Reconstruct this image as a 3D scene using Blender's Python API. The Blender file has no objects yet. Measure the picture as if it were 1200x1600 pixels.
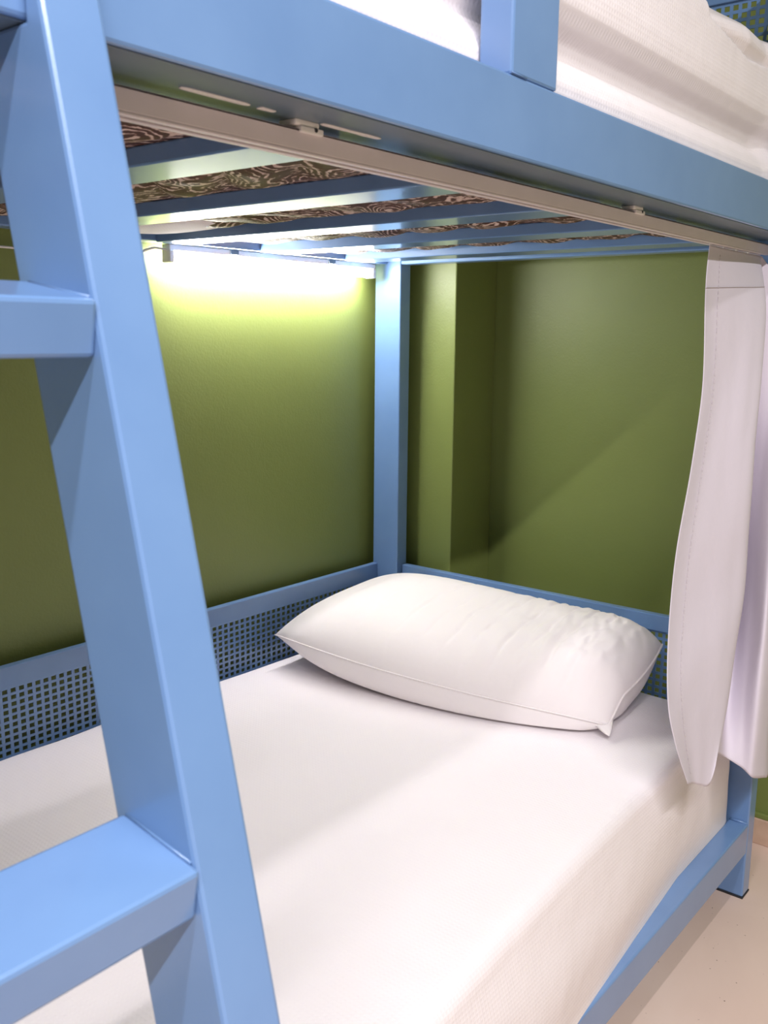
import bpy, bmesh, math, random
from mathutils import Vector, Matrix, noise
random.seed(4)
S = bpy.context.scene
COL = S.collection

# ------------------------------------------------------------------ camera
cam_d = bpy.data.cameras.new('camera')
cam = bpy.data.objects.new('camera', cam_d); COL.objects.link(cam)
CAM_POS = (-1.86721, -0.53771, 1.14602)
CAM_R = ((0.6282614, -0.7779362, 0.0101378), (0.1371648, 0.1235820, 0.9828089), (-0.7658155, -0.6160704, 0.1843473))          # rows: right, up, back
m = Matrix([[CAM_R[c][r] for c in range(3)] for r in range(3)]).to_4x4()
m.translation = CAM_POS
cam.matrix_world = m
cam_d.sensor_fit = 'HORIZONTAL'; cam_d.sensor_width = 24.0
cam_d.lens = 24.0 * 1484.69 / 1200.0
cam_d.clip_start = 0.02
cam_d.dof.use_dof = True; cam_d.dof.focus_distance = 1.95; cam_d.dof.aperture_fstop = 14.0
S.camera = cam

# ------------------------------------------------------------------ world, lamps, exposure
w = bpy.data.worlds.new('room_world'); S.world = w; w.use_nodes = True
w.node_tree.nodes['Background'].inputs[0].default_value = (0.9, 0.95, 1.0, 1)
w.node_tree.nodes['Background'].inputs[1].default_value = 0.0

def strip_lamp(name, loc, sx, sy, power, col):
    l = bpy.data.lights.new(name, 'AREA'); l.shape = 'RECTANGLE'; l.size = sx; l.size_y = sy
    l.energy = power; l.color = col
    o = bpy.data.objects.new(name, l); o.location = loc; COL.objects.link(o)
    return o
LAMP = (1.0, 0.965, 1.0)
strip_lamp('ceiling_strip_lamp', (-2.5, -0.50, 2.60), 2.8, 0.06, 23.0, LAMP)
strip_lamp('ceiling_strip_lamp.001', (-2.5, -1.36, 2.60), 2.8, 0.06, 82.0, LAMP)

S.view_settings.view_transform = 'Standard'; S.view_settings.look = 'None'
S.view_settings.gamma = 1.0; S.view_settings.use_curve_mapping = False
S.view_settings.exposure = 0.44

# ------------------------------------------------------------------ materials
def lin(c):
    c = c / 255.0
    return c / 12.92 if c <= 0.04045 else ((c + 0.055) / 1.055) ** 2.4
def rgb(r, g, b): return (lin(r), lin(g), lin(b), 1.0)

class N:
    """small node helper around one material"""
    def __init__(s, name, col, rough=0.5, spec=0.5):
        s.m = bpy.data.materials.new(name); s.m.use_nodes = True
        s.t = s.m.node_tree; s.b = s.t.nodes['Principled BSDF']
        s.b.inputs['Base Color'].default_value = col
        s.b.inputs['Roughness'].default_value = rough
        s.b.inputs['Specular IOR Level'].default_value = spec
        s.out = s.t.nodes['Material Output']
        s.co = None
    def node(s, t, **kw):
        n = s.t.nodes.new(t)
        for k, v in kw.items():
            if k in n.inputs: n.inputs[k].default_value = v
            else: setattr(n, k, v)
        return n
    def coord(s):
        if not s.co: s.co = s.t.nodes.new('ShaderNodeTexCoord')
        return s.co.outputs['Object']
    def link(s, a, b): s.t.links.new(a, b)
    def noise(s, scale, detail=3.0, dist=0.0, vec=None):
        n = s.node('ShaderNodeTexNoise', Scale=scale, Detail=detail, Distortion=dist)
        s.link(vec or s.coord(), n.inputs['Vector']); return n
    def ramp(s, fac, stops):
        r = s.t.nodes.new('ShaderNodeValToRGB'); e = r.color_ramp.elements
        e[0].position, e[0].color = stops[0]; e[1].position, e[1].color = stops[-1]
        for p, c in stops[1:-1]:
            k = e.new(p); k.color = c
        s.link(fac, r.inputs[0]); return r.outputs[0]
    def bump(s, h, strength, dist=0.002, prev=None):
        b = s.node('ShaderNodeBump', Strength=strength, Distance=dist)
        s.link(h, b.inputs['Height'])
        if prev: s.link(prev, b.inputs['Normal'])
        return b.outputs[0]
    def normal(s, o): s.link(o, s.b.inputs['Normal'])
    def math(s, op, a, b=None):
        n = s.t.nodes.new('ShaderNodeMath'); n.operation = op
        for i, v in enumerate((a, b)):
            if v is None: continue
            if isinstance(v, (int, float)): n.inputs[i].default_value = v
            else: s.link(v, n.inputs[i])
        return n.outputs[0]

def mat_paint():
    k = N('glossy_blue_paint', rgb(104, 148, 200), 0.3)
    k.b.inputs['Coat Weight'].default_value = 0.5; k.b.inputs['Coat Roughness'].default_value = 0.12
    n = k.noise(9.0, 4.0)
    k.link(k.ramp(n.outputs[0], [(0.3, rgb(104, 138, 185)), (0.7, rgb(112, 146, 192))]), k.b.inputs['Base Color'])
    p = k.noise(260.0, 2.0)
    k.normal(k.bump(p.outputs[0], 0.06, 0.001))
    return k.m
def mat_wall(name, a, b):
    k = N(name, a, 0.48, 0.5)
    n = k.noise(3.0, 5.0)
    k.link(k.ramp(n.outputs[0], [(0.3, a), (0.7, b)]), k.b.inputs['Base Color'])
    p = k.noise(190.0, 3.0); q = k.noise(45.0, 2.0)
    k.normal(k.bump(q.outputs[0], 0.10, 0.003, k.bump(p.outputs[0], 0.22, 0.0015)))
    return k.m
def mat_plain(name, a, b, rough, scale=40.0, bump=0.1):
    k = N(name, a, rough)
    n = k.noise(scale, 3.0)
    k.link(k.ramp(n.outputs[0], [(0.3, a), (0.7, b)]), k.b.inputs['Base Color'])
    if bump: k.normal(k.bump(n.outputs[0], bump, 0.001))
    return k.m
def mat_waffle():
    k = N('white_waffle_cotton', rgb(240, 233, 235), 0.85, 0.15)
    sep = k.t.nodes.new('ShaderNodeSeparateXYZ'); k.link(k.coord(), sep.inputs[0])
    f = 2 * math.pi / 0.0070
    sx = k.math('SINE', k.math('MULTIPLY', sep.outputs[0], f))
    sy = k.math('SINE', k.math('MULTIPLY', k.math('ADD', sep.outputs[1], sep.outputs[2]), f))
    h = k.math('MAXIMUM', sx, sy)
    n = k.noise(14.0, 3.0)
    k.normal(k.bump(n.outputs[0], 0.12, 0.02, k.bump(h, 0.17, 0.0009)))
    return k.m
def mat_cotton(name, c, rough=0.8, weave=900.0, st=0.12):
    k = N(name, c, rough, 0.2)
    n = k.noise(weave, 2.0); q = k.noise(22.0, 3.0)
    k.normal(k.bump(q.outputs[0], 0.10, 0.01, k.bump(n.outputs[0], st, 0.0005)))
    return k.m
def mat_ticking():
    k = N('brown_swirl_ticking', rgb(70, 42, 34), 0.55, 0.4)
    wp = k.noise(7.0, 2.0)
    warp = k.node('ShaderNodeVectorMath', operation='MULTIPLY_ADD')
    k.link(wp.outputs['Color'], warp.inputs[0]); warp.inputs[1].default_value = (.22, .22, .22)
    k.link(k.coord(), warp.inputs[2])
    wv = k.node('ShaderNodeTexWave', Scale=34.0, Distortion=5.0, Detail=4.0, wave_type='RINGS')
    wv.inputs['Detail Scale'].default_value = 1.6
    k.link(warp.outputs[0], wv.inputs['Vector'])
    fine = k.noise(85.0, 4.0, 0.8); broad = k.noise(11.0, 2.0)
    v = k.math('ADD', k.math('MULTIPLY', wv.outputs['Fac'], 0.40), k.math('MULTIPLY', fine.outputs[0], 0.75))
    v = k.math('ADD', v, k.math('MULTIPLY', broad.outputs[0], 0.25))
    k.link(k.ramp(v, [(0.70, rgb(66, 32, 24)), (0.80, rgb(100, 62, 52)), (0.86, rgb(190, 164, 154)), (0.97, rgb(206, 184, 175))]),
           k.b.inputs['Base Color'])
    k.normal(k.bump(v, 0.3, 0.002))
    return k.m
def mat_floor():
    k = N('polished_beige_concrete', rgb(222, 192, 170), 0.55, 0.35)
    n = k.noise(2.2, 6.0, 0.6); s = k.noise(120.0, 1.0)
    base = k.ramp(n.outputs[0], [(0.3, rgb(216, 190, 176)), (0.55, rgb(226, 201, 187)), (0.75, rgb(231, 209, 196))])
    mx = k.node('ShaderNodeMix', data_type='RGBA')
    k.link(k.ramp(s.outputs[0], [(0.76, (0, 0, 0, 1)), (0.80, (1, 1, 1, 1))]), mx.inputs[0])
    k.link(base, mx.inputs[6]); mx.inputs[7].default_value = rgb(120, 95, 82)
    k.link(mx.outputs[2], k.b.inputs['Base Color'])
    k.normal(k.bump(n.outputs[0], 0.1, 0.01))
    return k.m
def mat_emit(name, c, s):
    k = N(name, c, 0.4)
    k.b.inputs['Emission Color'].default_value = c
    k.b.inputs['Emission Strength'].default_value = s
    return k.m

PAINT = mat_paint()
GREEN = mat_wall('olive_green_wall_paint', rgb(118, 130, 68), rgb(123, 135, 73))
CREAM = mat_wall('white_wall_paint', rgb(230, 226, 226), rgb(235, 231, 231))
FLOOR = mat_floor()
SKIRT = mat_plain('beige_cement_skirting', rgb(200, 168, 146), rgb(212, 182, 160), 0.6, 25.0)
WAFFLE = mat_waffle()
PILLOWC = mat_cotton('white_pillow_cotton', rgb(238, 231, 230), 0.7)
CURTAINC = mat_cotton('pale_lilac_grey_curtain_fabric', rgb(214, 207, 218), 0.75, 700.0, 0.2)
GREYBLUE = mat_plain('plain_grey_blue', rgb(92, 108, 122), rgb(99, 115, 129), 0.3, 14.0, 0.03)
THREAD = mat_plain('stitching_thread', rgb(196, 188, 194), rgb(206, 198, 204), 0.8, 300.0)
TICK = mat_ticking()
ALU = mat_plain('off_white_track_coating', rgb(214, 204, 206), rgb(219, 209, 211), 0.4, 30.0, 0.03)
WHITEP = mat_plain('white_plastic', rgb(228, 224, 218), rgb(234, 230, 225), 0.4, 60.0, 0.03)
TAPE = mat_plain('white_tape_film', rgb(245, 240, 236), rgb(235, 228, 224), 0.5, 80.0, 0.1)
DARK = mat_plain('dark_rubber', rgb(34, 34, 40), rgb(44, 44, 50), 0.7, 60.0)
LEDM = mat_emit('led_diffuser_glow', (1.0, 0.97, 0.985, 1), 84.0)

# ------------------------------------------------------------------ helpers
def base_of(o):
    v = Vector((0, 0, 0))
    while o: v += o.location; o = o.parent
    return v
def thing(name, loc, label, cat, group=None):
    o = bpy.data.objects.new(name, None); o.location = loc; COL.objects.link(o)
    o.empty_display_size = 0.1; o['label'] = label; o['category'] = cat
    if group: o['group'] = group
    return o
def obj(name, bm, mat, parent=None, smooth=False, label=None):
    """world-space bmesh -> one linked mesh object (vertices made local to the parent)"""
    me = bpy.data.meshes.new(name)
    if parent:
        off = base_of(parent)
        bmesh.ops.translate(bm, verts=bm.verts, vec=-off)
    bm.normal_update()
    bm.to_mesh(me); bm.free()
    me.materials.append(mat)
    if smooth: me.polygons.foreach_set('use_smooth', [True] * len(me.polygons))
    o = bpy.data.objects.new(name, me); COL.objects.link(o)
    if parent: o.parent = parent
    if label: o['label'] = label
    return o
def struct(name, bm, mat):
    o = obj(name, bm, mat); o['kind'] = 'structure'; return o
def add_box(bm, lo, hi, bev=0.0025, seg=2):
    t = bmesh.new(); bmesh.ops.create_cube(t, size=1.0)
    for v in t.verts:
        v.co = Vector([(lo[i] + hi[i]) / 2 + v.co[i] * (hi[i] - lo[i]) for i in range(3)])
    if bev: bmesh.ops.bevel(t, geom=t.edges[:], offset=bev, segments=seg, affect='EDGES', profile=0.5)
    me = bpy.data.meshes.new('t'); t.to_mesh(me); t.free(); bm.from_mesh(me); bpy.data.meshes.remove(me)
    return bm
def bx(lo, hi, bev=0.0025, seg=2): return add_box(bmesh.new(), lo, hi, bev, seg)
def add_tube(bm, pts, r, n=8):
    rings = []
    for i, p in enumerate(pts):
        p = Vector(p); a = Vector(pts[max(i - 1, 0)]); b = Vector(pts[min(i + 1, len(pts) - 1)])
        d = (b - a).normalized(); u = d.orthogonal().normalized(); q = d.cross(u)
        rings.append([bm.verts.new(p + r * (math.cos(2 * math.pi * k / n) * u + math.sin(2 * math.pi * k / n) * q)) for k in range(n)])
    for A, B in zip(rings, rings[1:]):
        for k in range(n): bm.faces.new((A[k], A[(k + 1) % n], B[(k + 1) % n], B[k]))
    bm.faces.new(rings[0][::-1]); bm.faces.new(rings[-1])
    return bm
def grid(rows, close=False):
    bm = bmesh.new()
    vs = [[bm.verts.new(p) for p in r] for r in rows]
    for a, b in zip(vs, vs[1:]):
        n = len(a)
        for j in range(n if close else n - 1):
            bm.faces.new((a[j], a[(j + 1) % n], b[(j + 1) % n], b[j]))
    return bm, vs
def perforated(origin, u, v, n, lu, lv, pu, pv, hole=0.61, th=0.0018):
    """thin sheet with real square holes"""
    origin, u, v, n = map(Vector, (origin, u, v, n))
    cu, cv = int(lu / pu), int(lv / pv)
    def marks(c, p, l):
        o = [0.0]; s = (l - c * p) / 2
        for i in range(c): o += [s + i * p + p * (1 - hole) / 2, s + i * p + p * (1 + hole) / 2]
        return o + [l]
    U, V = marks(cu, pu, lu), marks(cv, pv, lv)
    bm = bmesh.new()
    L = []
    for k in (0, 1):
        L.append([[bm.verts.new(origin + u * a + v * b + n * (th * k)) for b in V] for a in U])
    for i in range(len(U) - 1):
        for j in range(len(V) - 1):
            if i % 2 == 1 and j % 2 == 1:
                for (a, b, c, d) in ((i, j, i + 1, j), (i + 1, j, i + 1, j + 1), (i + 1, j + 1, i, j + 1), (i, j + 1, i, j)):
                    bm.faces.new((L[0][a][b], L[0][c][d], L[1][c][d], L[1][a][b]))
                continue
            bm.faces.new((L[0][i][j], L[0][i][j + 1], L[0][i + 1][j + 1], L[0][i + 1][j]))
            bm.faces.new((L[1][i][j], L[1][i + 1][j], L[1][i + 1][j + 1], L[1][i][j + 1]))
    return bm
def sstep(a, b, x):
    t = min(1.0, max(0.0, (x - a) / (b - a))); return t * t * (3 - 2 * t)
def nz(x, y, z=0.0): return noise.noise(Vector((x, y, z)))
def lerp(tab, x):
    if x <= tab[0][0]: return tab[0][1]
    for (a, va), (b, vb) in zip(tab, tab[1:]):
        if x <= b: return va + (vb - va) * (x - a) / (b - a)
    return tab[-1][1]

# ------------------------------------------------------------------ room shell
XW = 0.255          # wall behind the head of the bed
YW = 1.03           # wall along the bed
XF, YF, ZC = -7.0, -4.4, 2.72
struct('floor', bx((XF - .1, YF - .1, -0.08), (XW + .1, YW + .1, 0.0), 0), FLOOR)
struct('ceiling', bx((XF - .1, YF - .1, ZC), (XW + .1, YW + .1, ZC + .08), 0), GREEN)
struct('wall_left', bx((XF - .1, YW, 0), (XW + .1, YW + .1, ZC), 0), GREEN)
struct('wall_back', bx((XW, YF, 0), (XW + .1, YW, ZC), 0), GREEN)
struct('wall_front', bx((XF - .1, YF - .1, 0), (XW + .1, YF, ZC), 0), CREAM)
struct('wall_foot', bx((XF - .1, YF, 0), (XF, YW, ZC), 0), GREEN)
struct('wall_corner_pier', bx((0.075, 0.807, 0), (XW, YW, ZC), 0.003), GREEN)
struct('baseboard_back', bx((XW - .012, YF, 0), (XW, 0.807, 0.062), 0.002), SKIRT)
struct('trim_1', bx((XW - .010, YF, 0.062), (XW, 0.807, 0.074), 0.002), GREEN)

# ------------------------------------------------------------------ bunk bed
XFOOT = -1.98
ZU, HU = 1.324, 0.078        # upper rail underside, height
ZP = 0.5625                  # top of the low perforated guards
bed = thing('bunk_bed', (-0.97, 0.5, 0), 'glossy blue steel bunk bed with perforated guards and slatted upper deck', 'bed')
def post(x0, x1, y0, y1):
    p = obj('post', bx((x0, y0, 0.004), (x1, y1, 1.80), 0.003), PAINT, bed)
    obj('foot_cap', bx((x0 - .001, y0 - .001, 0), (x1 + .001, y1 + .001, 0.004), 0.001), DARK, p, label='black plastic foot cap')
for x0 in (0.0, XFOOT - .04):
    post(x0, x0 + .04, 0.0, 0.08); post(x0, x0 + .04, 0.92, 1.0)
obj('upper_side_rail', bx((XFOOT, 0.0, ZU), (0.0, 0.088, ZU + HU), 0.003), PAINT, bed)
obj('rail_underplate', bx((XFOOT + .002, 0.0035, ZU - .0012), (-.002, 0.088, ZU - .0002), 0.0004, 1), GREYBLUE, bed, label='dull grey-blue underside of the front rail')  # thin separate plate, greyer and darker than the blue paint of the rail
obj('upper_side_rail', bx((XFOOT, 0.96, 1.313), (0.0, 1.0, 1.391), 0.003), PAINT, bed)
for x0 in (0.0, XFOOT - .04):
    obj('upper_end_rail', bx((x0, 0.08, 1.311), (x0 + .04, 0.92, 1.351), 0.003), PAINT, bed)
    obj('lower_end_rail', bx((x0, 0.08, 0.103), (x0 + .04, 0.92, 0.168), 0.003), PAINT, bed)
obj('lower_side_rail', bx((XFOOT, 0.0, 0.103), (0.0, 0.04, 0.168), 0.003), PAINT, bed)
obj('lower_side_rail', bx((XFOOT, 0.96, 0.103), (0.0, 1.0, 0.168), 0.003), PAINT, bed)
SLX = [-0.16 - 0.269 * k for k in range(7)]
for x in SLX:
    obj('slat', bx((x, 0.088, 1.311), (x + 0.075, 0.96, 1.331), 0.002), PAINT, bed)
    obj('lower_slat', bx((x, 0.04, 0.144), (x + 0.075, 0.96, 0.166), 0.002, 1), PAINT, bed)
def guard(parent_name, z0, z1, x_end=False):
    """perforated sheet under a rail; z1 top of the rail"""
    if not x_end:
        g = obj(parent_name, perforated((XFOOT, 0.994, z0), (1, 0, 0), (0, 0, 1), (0, -1, 0), -XFOOT, z1 - .042 - z0, .0163, .0129), PAINT, bed)
        obj('guard_rail', bx((XFOOT, 0.984, z1 - .042), (0.0, 1.0, z1), 0.002), PAINT, g)
    else:
        g = obj(parent_name, perforated((0.026, 0.08, z0), (0, 1, 0), (0, 0, 1), (1, 0, 0), 0.84, z1 - .036 - z0, .0163, .0155), PAINT, bed)
        obj('guard_rail', bx((0.020, 0.08, z1 - .036), (0.038, 0.92, z1), 0.002), PAINT, g)
    return g
guard('side_guard', 0.168, ZP - .003); guard('head_guard', 0.168, ZP, True)
guard('side_guard', 1.391, 1.795); guard('head_guard', 1.351, 1.795, True)
# upright and top bar of the upper front guard
obj('guard_post', bx((-1.003, 0.0, ZU + HU), (-0.911, 0.04, 1.735), 0.003), PAINT, bed)
obj('front_guard_bar', bx((-1.003, 0.0, 1.735), (0.0, 0.04, 1.795), 0.003), PAINT, bed)
# weld beads where the low rail meets the post
bm = bmesh.new(); add_tube(bm, [(-.002, .003, .169), (-.003, .02, .1705), (-.002, .037, .169)], .0028, 6)
obj('weld_bead', bm, PAINT, bed, True)
bm = bmesh.new(); add_tube(bm, [(-1.004, -.0005, 1.4035), (-.99, -.0008, 1.403), (-.975, -.0004, 1.4025)], .0008, 6)
obj('weld_bead', bm, PAINT, bed, True)
# remnants of white film on the underside of the front rail
def film(x0, x1, y):
    n = 16; rows = []; zf = ZU - .0013
    for i in range(n + 1):
        x = x0 + (x1 - x0) * i / n
        wd = (.0034 + .0016 * nz(x * 60, 3.1)) * (1 if 0 < i < n else .5)
        rows.append([(x, y - wd, zf), (x, y + wd, zf), (x, y + wd, zf - .0006), (x, y - wd, zf - .0006)])
    b, v = grid(rows, True); b.faces.new(v[0]); b.faces.new(v[-1][::-1])
    bmesh.ops.recalc_face_normals(b, faces=b.faces[:]); return b
for a, c in ((-1.384, -1.315), (-1.305, -1.287), (-1.231, -1.152)):
    obj('film_remnant', film(a, c, 0.0475), TAPE, bed, label='sliver of white protective film left on the rail underside')

# ------------------------------------------------------------------ ladder
LA = 0.2289; LY0 = -0.3276; LX = -1.5371; LWX = 0.0428; LWD = 0.0746
ax = Vector((0, math.sin(LA), math.cos(LA))); nb = Vector((0, math.cos(LA), -math.sin(LA)))
lad = thing('ladder', (LX - .17, LY0 + .03, 0), 'glossy blue steel ladder leaning on the upper bunk rail', 'ladder')
TY_CLEAR = .050
T_ = math.tan(LA); DB = LWD / math.cos(LA)
for x0 in (LX, LX - .40):
    # side outline in y-z: foot level on the floor, top notched under the rail and welded to its face
    zn = ZU - .0016
    yb = min(LY0 + DB + T_ * zn, TY_CLEAR)
    prof = [(LY0, 0), (LY0 + DB, 0), (yb, (yb - LY0 - DB) / T_), (yb, zn), (-.0008, zn), (-.0008, (-.0008 - LY0) / T_)]
    bm = bmesh.new()
    a = [bm.verts.new((x0, y, z)) for y, z in prof]; b = [bm.verts.new((x0 + LWX, y, z)) for y, z in prof]
    bm.faces.new(a); bm.faces.new(b[::-1])
    for q in range(len(a)): bm.faces.new((a[q], b[q], b[(q + 1) % len(a)], a[(q + 1) % len(a)]))
    bmesh.ops.recalc_face_normals(bm, faces=bm.faces[:])
    bmesh.ops.bevel(bm, geom=bm.edges[:], offset=.003, segments=2, affect='EDGES', profile=.5)
    obj('stile', bm, PAINT, lad)
for zt in (0.180, 0.508, 0.8360, 1.1638):
    h = 0.0340
    y0 = LY0 + math.tan(LA) * zt
    b = bx((LX - .40 + LWX, 0, -h), (LX, .0735, 0), 0.003)
    ct, st = math.cos(.165), math.sin(.165)
    for v in b.verts:
        v.co = Vector((v.co.x, y0 - .0045 + v.co.y * ct - v.co.z * st, zt + v.co.y * st + v.co.z * ct))
    r = obj('rung', b, PAINT, lad)
    bm = bmesh.new()
    add_tube(bm, [(LX - .0003, y0 + .004, zt + .0015), (LX - .0003, y0 + .03, zt + .0055), (LX - .0003, y0 + .066, zt + .0115)], .0010, 6)
    obj('weld_bead', bm, PAINT, r, True)

# ------------------------------------------------------------------ mattresses and sheets
def quilt(x, y):
    ms = 1.0
    for sx in SLX: ms = min(ms, max(sstep(0.02, .075, x - (sx + .075) + .02), sstep(0.02, .075, sx - x + .02)))
    ph = (y * 1.0 + 0.10 * math.sin(x * 9)) / 0.125
    sc = abs(math.sin(math.pi * ph)) ** 0.55
    return ms * (0.002 + 0.010 * sc + 0.004 * nz(x * 18, y * 18))
def ring_body(x0, x1, y0, y1, z0, z1, r, fn, nx=120, ny=60):
    """soft block; fn(x, y) bulge of the underside"""
    rows = []
    for i in range(nx + 1):
        x = x0 + (x1 - x0) * i / nx
        e = min(1.0, min(x - x0, x1 - x) / r); e = math.sqrt(max(0.0, 1 - (1 - e) ** 2)); k = r * (1 - e)
        ring = []
        for j in range(ny + 1):
            y = y0 + k + (y1 - y0 - 2 * k) * j / ny
            ring.append((x, y, z0 + k * .4 - fn(x, y) * sstep(0, .04, min(y - y0, y1 - y))))
        for j in range(1, 6): ring.append((x, y1 - k, z0 + (z1 - z0 - k) * j / 6))
        for j in range(ny + 1):
            y = y1 - k - (y1 - y0 - 2 * k) * j / ny
            ring.append((x, y, z1 - k))
        for j in range(1, 6): ring.append((x, y0 + k, z1 - (z1 - z0 - k) * j / 6))
        rows.append(ring)
    bm, vs = grid(rows, True)
    bm.faces.new(vs[0]); bm.faces.new(vs[-1][::-1])
    bmesh.ops.recalc_face_normals(bm, faces=bm.faces[:])
    return bm
def tagged(o, label, cat):
    o['label'] = label; o['category'] = cat; return o
um = obj('mattress', ring_body(XFOOT + .02, -.012, 0.102, 0.945, 1.331, 1.60, .03, quilt), TICK, None, True)
tagged(um, 'brown mattress with pale swirl print, seen between the slats overhead', 'mattress')
lm = obj('mattress.001', ring_body(XFOOT + .02, -.014, 0.082, 0.965, 0.1685, 0.385, .03, lambda x, y: 0, 40, 16), TICK, None, True)
tagged(lm, 'lower bunk mattress hidden under the smooth white waffle sheet', 'mattress')

def profile_sheet(xs, prof, thick=.0015):
    rows = [prof(x) for x in xs]
    bm, _ = grid(rows)
    return bm
# ---- lower sheet
TOP_Y = [(-1.6, -.020), (-1.104, -.006), (-.917, .011), (-.718, .024), (-.477, .036), (-.298, .044), (0, .052)]
HEM_Y = [(-1.6, -.030), (-1.0, -.018), (-.80, -.006), (-.72, .002), (-.50, .020), (-.28, .0365), (0, .0375)]
HEM_Z = [(-1.6, .150), (-1.0, .156), (-.80, .166), (-.72, .1680), (0, .1685)]
def lower_prof(x):
    e = min(1.0, (-0.008 - x) / .035); e = math.sqrt(max(0.0, 1 - (1 - e) ** 2)); kz = .03 * (1 - e); kx = .012 * (1 - e)
    yt = lerp(TOP_Y, x) + kx; yh = lerp(HEM_Y, x) + kx * .6; zh = lerp(HEM_Z, x)
    zt = 0.402 + .004 * nz(x * 3, 1.7) - kz
    P = []
    yb = .976 + .004 * nz(x * 9, 5.5)
    P += [(x, yb - .001, .30), (x, yb, .35), (x, yb - .001, .385 - kz + .004 * nz(x * 12, 2))]
    r0 = .022
    for a in range(1, 6):
        t = a / 5 * math.pi / 2
        P.append((x, yb - r0 + r0 * math.cos(t), zt - r0 * .8 + r0 * .8 * math.sin(t)))
    rr = .026
    for j in range(1, 50):
        y = yb - r0 + (yt + rr - yb + r0) * j / 50
        P.append((x, y, zt + .0025 * nz(x * 5, y * 5) + .0012 * nz(x * 16, y * 9, 4)))
    for a in range(0, 7):
        t = math.pi / 2 * a / 6
        P.append((x, yt + rr - rr * math.sin(t), zt - rr + rr * math.cos(t)))
    zb = zt - rr
    for j in range(1, 21):
        t = j / 20
        y = yt + (yh - yt) * t
        bul = -.010 * math.sin(math.pi * min(1, t * 1.05)) ** 1.0
        bul += .006 * nz(x * 4, t * 2.5, 9) * math.sin(math.pi * t)
        # soft gathers near the head end
        bul = bul * (1 - .6 * t * sstep(-.35, -.2, x)) + .003 * math.sin(x * 62 + t * 2) * sstep(-.26, -.08, x) * t * (1 - t)
        P.append((x, y + bul, zb + (zh - zb) * t))
    return P
xs = [-1.96 + 1.80 * i / 150 for i in range(150)] + [-.16 + .152 * i / 24 for i in range(25)]
ls = obj('bed_sheet', profile_sheet(xs, lower_prof), WAFFLE, None, True)
tagged(ls, 'white waffle weave sheet stretched over the lower mattress under the pillow', 'sheet')
# ---- upper sheet
def upper_prof(x):
    e = min(1.0, (-0.002 - x) / .02); e = math.sqrt(max(0.0, 1 - (1 - e) ** 2)); kz = .014 * (1 - e); kx = .008 * (1 - e) - .012 * sstep(-.12, -.03, x)
    F = [(1.345, .098), (1.395, .0965), (1.4030, .088), (1.4045, .066), (1.409, .047), (1.420, .042), (1.434, .042), (1.450, .050), (1.465, .066),
         (1.478, .073), (1.490, .070), (1.504, .054), (1.522, .043), (1.547, .041), (1.572, .042), (1.597, .044), (1.618, .047)]
    P = []
    zs = [f[0] for f in F[:5]] + [1.409 + (1.618 - 1.409) * q / 60 for q in range(1, 61)]
    for z in zs:
        y = lerp(F, z)
        cz = sstep(1.409, 1.44, z)
        cre = .008 * nz(x * 1.6, z * 9, 3) * cz
        y2 = y + kx + cre * .6
        # folded corner near the head: the flap behind the diagonal edge sits deeper
        zd = lerp([(-.43, 1.652), (-.387, 1.635), (-.376, 1.620), (-.285, 1.606), (-.207, 1.594), (-.114, 1.600), (0, 1.586)], x)
        y2 += sstep(-.003, .003, z - zd) * sstep(-.44, -.38, x) * (.014 - .036 * min(1.0, (z - zd) / .05))
        P.append((x, y2, z - kz * sstep(1.52, 1.62, z)))
    P0 = P[-1]
    zt = 1.653 + .004 * nz(x * 6, 8.8) - kz
    y0 = P[-1][1]
    for a in range(1, 7):
        t = math.pi / 2 * a / 6
        P.append((x, y0 + .035 - .035 * math.cos(t), P0[2] + (zt - P0[2]) * math.sin(t)))
    for j in range(1, 16):
        P.append((x, y0 + .035 + (.955 - y0 - .035) * j / 15, zt))
    P += [(x, .957, zt - .05), (x, .957, 1.42)]
    return P
xs = [-1.95 + 1.47 * i / 70 for i in range(70)] + [-.48 + .476 * i / 90 for i in range(91)]
us = obj('bed_sheet.001', profile_sheet(xs, upper_prof), WAFFLE, None, True)
tagged(us, 'white sheet bulging over the upper bunk rail behind the guard post', 'sheet')

def overhang(x0, x1, y0, y1, zt, drop):
    rows = []
    n = 14
    for i in range(n + 1):
        a = 2 * i / n - 1; k = math.sqrt(max(0.0, 1 - abs(a) ** 4))
        cy = (y0 + y1) / 2; hy = (y1 - y0) / 2 * (.35 + .65 * k); cx = x0 + (x1 - x0) * i / n
        ring = []
        for q in range(20):
            t = 2 * math.pi * q / 20
            z = zt - drop * k * .5 * (1 - math.cos(t)) - .0004
            ring.append((cx, cy + hy * math.sin(t) * (.3 + .7 * k), z + .0008 * nz(cx * 30, t)))
        rows.append(ring)
    b, v = grid(rows, True); b.faces.new(v[0]); b.faces.new(v[-1][::-1])
    bmesh.ops.recalc_face_normals(b, faces=b.faces[:]); return b
obj('sheet_overhang', overhang(-.886, -.704, .70, .955, 1.333, .016), WAFFLE, us, True, 'edge of the sheet sagging between two slats by the wall')
obj('sheet_overhang', overhang(-.012, -.002, .30, .70, 1.3335, .013), WAFFLE, us, True, 'sliver of sheet peeking out above the head end rail')

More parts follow.
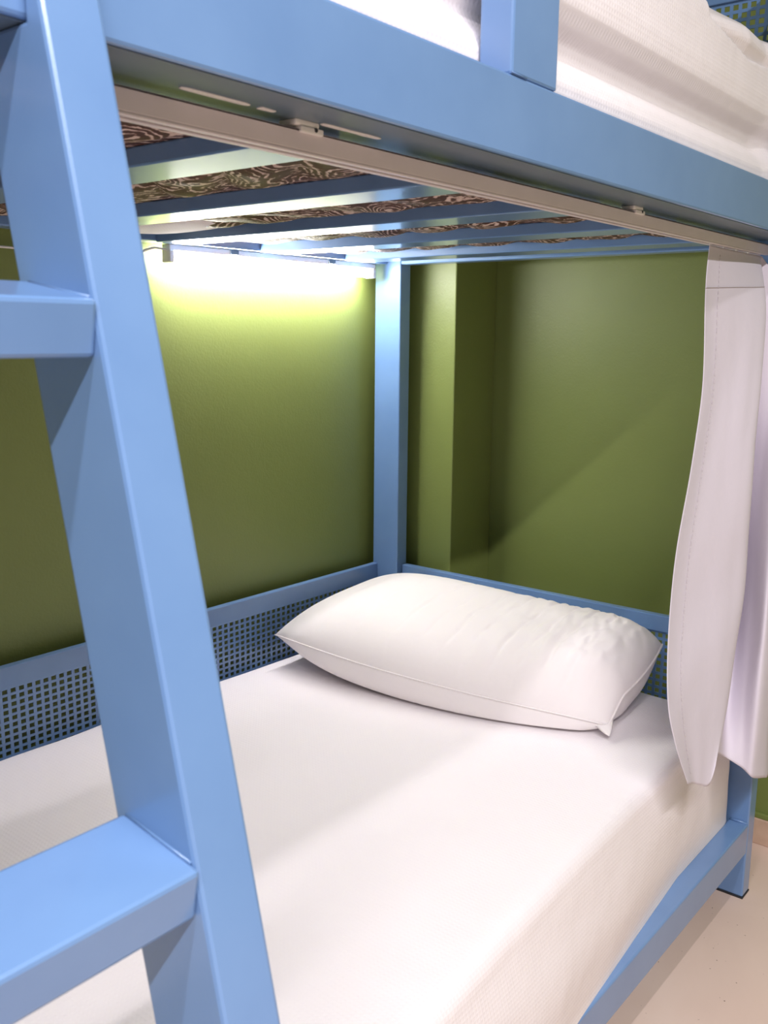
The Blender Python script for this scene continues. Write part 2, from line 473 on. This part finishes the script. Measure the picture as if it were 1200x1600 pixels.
# ------------------------------------------------------------------ pillow
PC = {'FL': Vector((-.425, .932, .480)), 'FR': Vector((-.285, .190, .425)), 'BR': Vector((-.004, .206, .500)), 'BL': Vector((.000, .940, .515))}
def pil(u, v, side):
    """u along the length (left 0 .. right 1), v depth (front 0 .. back 1)"""
    a, b = 2 * u - 1, 2 * v - 1
    eu, ev = max(0, 1 - abs(a) ** (3.0 if a < 0 else 6.0)), max(0, 1 - abs(b) ** 3.2)
    # corner points with the edges between them swelling
    p = (PC['FL'] * (1 - u) + PC['FR'] * u) * (1 - v) + (PC['BL'] * (1 - u) + PC['BR'] * u) * v
    p = p.copy()
    p.x += (-.058 * (1 - v) * (1 - abs(a) ** 2.4)) * 1.0 - .018 * v * (1 - a * a)
    p.y += -.012 * u * (1 - b * b) + .006 * (1 - u) * (1 - b * b)
    p.z += .012 * (1 - v) * (1 - abs(a) ** 4)
    p.z += .034 * sstep(.0, .22, v) * (1 - v * .75) * sstep(.72, 1, u)      # the end seam climbs away from the drooping tip
    th = (eu ** .52) * (ev ** .50)
    if side > 0:
        h = .096 * th
        # creases that gather towards the right hand end
        wv = sstep(.45, .95, u)
        h += .0055 * wv * th * (abs(nz(u * 26 + v * 2.0, v * 3.5, 1)) * 1.6 - .5)
        h += .0042 * wv * th * nz(u * 60, v * 9, 6)
        h += .0012 * th * nz(u * 9, v * 6, 2)
        # puckered quilting lines across the pillow
        for u0, st in ((.17, .4), (.30, .6), (.42, 1.0), (.50, .8), (.57, 1.1), (.64, 1.2), (.71, 1.3), (.775, 1.3), (.835, 1.3), (.89, 1.2)):
            d = (u - u0 + .012 * nz(v * 7, u0 * 31)) / .0055
            if abs(d) < 4: h -= .0042 * st * th * math.exp(-d * d) * (.55 + .8 * nz(v * 16, u0 * 77))
        p.z += h
    else:
        h = .085 * th
        wv = sstep(.55, 1.0, u)
        h += .004 * wv * th * nz(u * 24, v * 5, 7)
        p.z -= h
        p.x -= .030 * math.sin(math.pi * min(1, v / .30)) * (1 - abs(a) ** 6)
        p.y -= .040 * math.sin(math.pi * min(1, (1 - u) / .22)) * sstep(.02, .3, v) * (1 - v ** 6)
        p.z = max(p.z, .4075 + .004 * nz(u * 4, v * 4) ** 2)
    return p
NU, NV = 260, 80
def rm(t): return .5 - .5 * math.cos(math.pi * t) if True else t
rows = []
for i in range(NU + 1):
    u = rm(i / NU) * .6 + (i / NU) * .4
    ring = [pil(u, (rm(j / NV) * .6 + j / NV * .4), 1) for j in range(NV + 1)] + [pil(u, (rm(j / NV) * .6 + j / NV * .4), -1) for j in range(NV - 1, 0, -1)]
    rows.append(ring)
bm, vs = grid(rows, True)
bmesh.ops.remove_doubles(bm, verts=bm.verts[:], dist=1e-5)
bmesh.ops.recalc_face_normals(bm, faces=bm.faces[:])
pl = thing('pillow', (-.2, .56, .405), 'plump white pillow lying against the head guard of the lower bunk', 'pillow')
obj('pillow_body', bm, PILLOWC, pl, True)
bm = bmesh.new()
seam = [pil(i / 60, 0, 1) for i in range(61)]
add_tube(bm, [(p.x - .001, p.y, p.z) for p in seam], .0017, 6)
obj('seam', bm, PILLOWC, pl, True)
bm = bmesh.new()
seam = [pil(1, i / 30, 1) for i in range(31)]
add_tube(bm, [(p.x, p.y - .001, p.z) for p in seam], .0024, 6)
obj('seam', bm, PILLOWC, pl, True)
# the pinched corner tip that droops at the front right
c = PC['FR']
rows = []
for i in range(9):
    t = i / 8; wd = .022 * (1 - t) ** .8 + .0012
    cx = c + Vector((.012 - .030 * t, .014 - .028 * t, .004 - .016 * t))
    d = Vector((.75, -.6, .25)).normalized()
    rows.append([cx + d * wd * math.cos(k * math.pi / 4) + Vector((-.4, -.4, .7)) * wd * .35 * math.sin(k * math.pi / 4) for k in range(8)])
bm, vs = grid(rows, True); bm.faces.new(vs[0]); bm.faces.new(vs[-1][::-1])
bmesh.ops.recalc_face_normals(bm, faces=bm.faces[:])
obj('corner_tip', bm, PILLOWC, pl, True)

# ------------------------------------------------------------------ curtain track
tr = thing('curtain_track', (-.98, .062, 1.2955), 'slim off-white curtain track fixed under the upper front rail', 'curtain track')
TY = .052
bm = bmesh.new()
add_box(bm, (-1.96, TY, 1.2985), (-.006, TY + .0025, 1.3155), .0008)
add_box(bm, (-1.96, TY + .0175, 1.2985), (-.006, TY + .020, 1.3155), .0008)
add_box(bm, (-1.96, TY, 1.3130), (-.006, TY + .020, 1.3155), .0008)
add_box(bm, (-1.96, TY, 1.2960), (-.006, TY + .0065, 1.2985), .0008)
add_box(bm, (-1.96, TY + .0135, 1.2960), (-.006, TY + .020, 1.2985), .0008)
obj('track_profile', bm, ALU, tr)
for x in (-1.86, -1.240, -.575):
    bm = bmesh.new()
    add_box(bm, (x - .014, TY - .003, 1.3128), (x + .014, TY + .0196, 1.3182), .0012)
    add_box(bm, (x - .020, TY - .002, 1.3180), (x + .010, TY + .019, 1.3240), .002)
    b = obj('bracket', bm, WHITEP, tr)
    bm = bmesh.new(); add_tube(bm, [(x + .004, TY - .0035, 1.3165), (x + .004, TY - .0018, 1.3165)], .002, 8)
    obj('screw', bm, DARK, b, label='small dark bracket screw')

# ------------------------------------------------------------------ curtain
A = [(-.280, .060, 1.2945), (-.294, .056, 1.225), (-.303, .047, 1.0706), (-.3369, .042, .9454), (-.3871, .038, .8033), (-.4198, .030, .693), (-.462, .008, .5799), (-.4578, -.008, .5068), (-.4256, -.022, .4273)]
Cc = [(-.035, .058, 1.2935), (-.0784, .026, 1.1996), (-.120, .010, 1.0763), (-.1551, .0, .9544), (-.1701, -.005, .8422), (-.1822, -.010, .7167), (-.2183, -.015, .6078), (-.2577, -.020, .5014), (-.3072, -.026, .4343)]
D = [(-.028, .064, 1.2935), (-.036, .050, 1.2014), (-.040, .052, 1.0726), (-.044, .052, .9403), (-.052, .050, .8189), (-.062, .046, .6826), (-.100, .030, .5701), (-.160, .010, .4672), (-.2098, -.008, .394)]
E_ = [(-.022, .058, 1.2935), (-.020, .014, 1.2017), (-.0308, .0, 1.0741), (-.0762, -.015, .9489), (-.1078, -.025, .836), (-.1361, -.035, .7119), (-.1575, -.042, .5982), (-.1792, -.048, .4842), (-.185, -.052, .3586)]
F_ = [(-.016, .060, 1.2935), (-.008, -.002, 1.2031), (.004, -.010, 1.0726), (-.0008, -.015, .9424), (-.0327, -.025, .8255), (-.061, -.035, .6969), (-.0781, -.042, .5778), (-.0879, -.047, .4552), (-.0771, -.050, .3213)]
G_ = [(-.010, .064, 1.2935), (-.006, -.006, 1.20), (.020, -.012, 1.07), (.028, -.013, .94), (.028, -.014, .82), (.028, -.014, .69), (.028, -.015, .57), (.028, -.016, .45), (.028, -.018, .335)]
def mid(P, Q, t, off):
    return [tuple(Vector(p).lerp(Vector(q), t) + Vector(off) * (0.15 + .85 * min(1, i / 3))) for i, (p, q) in enumerate(zip(P, Q))]
cols = [A, mid(A, Cc, .22, (.010, .006, 0)), mid(A, Cc, .5, (.006, .004, 0)), mid(A, Cc, .8, (-.003, -.001, 0)), Cc, mid(Cc, D, .30, (.010, .006, 0)), D, mid(D, E_, .5, (.004, 0, 0)), E_, mid(E_, F_, .55, (-.006, -.006, 0)), F_, mid(F_, G_, .5, (0, -.002, 0)), G_]
def cat(P, t):
    n = len(P) - 1; f = t * n; i = min(int(f), n - 1); f -= i
    p = [Vector(P[max(0, min(n, i + k))]) for k in (-1, 0, 1, 2)]
    return .5 * ((2 * p[1]) + (p[2] - p[0]) * f + (2 * p[0] - 5 * p[1] + 4 * p[2] - p[3]) * f * f + (3 * p[1] - p[0] - 3 * p[2] + p[3]) * f ** 3)
for ci, dz in ((1, (-.008, -.016)), (2, (-.012, -.031)), (3, (-.016, -.040))):
    for k, d in ((-2, dz[0]), (-1, dz[1])):
        p = cols[ci][k]; cols[ci][k] = (p[0], p[1], p[2] + d)
ROWS = 90; COLS = 120
down = [[cat(c, i / ROWS) for c in cols] for i in range(ROWS + 1)]
def cpoint(i, s):
    p = cat(down[i], s)
    t = i / ROWS
    p.x += .0022 * nz(s * 14, t * 5, 2) * sstep(0, .2, t); p.y += .0018 * nz(s * 12, t * 7, 4) * sstep(0, .2, t)
    if p.x > -.004 and p.y > -.006 and p.y < .09: p.y = -.006 - (p.y + .006) * .02 if t > .04 else p.y
    return p
rows = [[cpoint(i, j / COLS) for j in range(COLS + 1)] for i in range(ROWS + 1)]
bm, vs = grid(rows)
bmesh.ops.recalc_face_normals(bm, faces=bm.faces[:])
bmesh.ops.solidify(bm, geom=bm.faces[:], thickness=.0009)
cu = thing('curtain', (-.2, .03, .32), 'pale lilac-grey privacy curtain gathered at the head end of the lower bunk', 'curtain')
obj('cloth', bm, CURTAINC, cu, True)
# stitched lines: side hem (dashes) and header tape seam
bm = bmesh.new()
for i in range(3, ROWS - 3):
    p = Vector(rows[i][9]); q = Vector(rows[i + 1][9]); e = p.lerp(q, .6); o = Vector((-.0011, -.0011, 0))
    add_tube(bm, [p + o, e + o], .0006, 4)
h = obj('side_stitching', bm, THREAD, cu)
bm = bmesh.new(); hs = []
for q in range(0, 41):
    want = 1.2255 + .0115 * q / 40
    col = [rows[i][q] for i in range(ROWS + 1)]
    i = next(i for i in range(ROWS) if col[i + 1].z <= want)
    f = (col[i].z - want) / (col[i].z - col[i + 1].z)
    hs.append(Vector(col[i]).lerp(Vector(col[i + 1]), f) + Vector((-.0011, -.0011, 0)))
add_tube(bm, hs, .0007, 5)
obj('header_seam', bm, THREAD, cu)
for x in (-.272, -.210, -.148, -.086):
    bm = bmesh.new()
    add_tube(bm, [(x, .062, 1.2915), (x, .062, 1.3000)], .0016, 8)
    add_box(bm, (x - .006, .0570, 1.2988), (x + .006, .0670, 1.3020), .001)
    obj('glider', bm, WHITEP, cu)

# ------------------------------------------------------------------ LED tube light
led = thing('led_tube_light', (-.34, .985, 1.30), 'glowing white LED tube light under the rail on the long green wall', 'light')
bm = bmesh.new(); add_box(bm, (-.655, .974, 1.300), (-.030, .998, 1.3125), .002)
obj('housing', bm, WHITEP, led)
bm = bmesh.new(); add_tube(bm, [(-.645 + .605 * i / 20, .986, 1.291) for i in range(21)], .0115, 14)
obj('diffuser_tube', bm, LEDM, led, True)
for x in (-.655, -.040):
    bm = bmesh.new(); add_box(bm, (x, .973, 1.278), (x + .010, .999, 1.302), .002)
    obj('end_cap', bm, WHITEP, led)
bm = bmesh.new()
add_tube(bm, [(-.654, .985, 1.302), (-.68, .988, 1.304), (-.70, .992, 1.298), (-.715, 1.0, 1.286), (-.74, 1.01, 1.28), (-.85, 1.018, 1.284), (-1.1, 1.02, 1.286)], .0022, 7)
obj('power_cable', bm, WHITEP, led, True)
for x in (-.50, -.20):
    bm = bmesh.new(); add_box(bm, (x, .971, 1.3025), (x + .022, .9995, 1.3128), .0015)
    obj('mounting_clip', bm, GREYBLUE, led, label='small grey mounting clip')
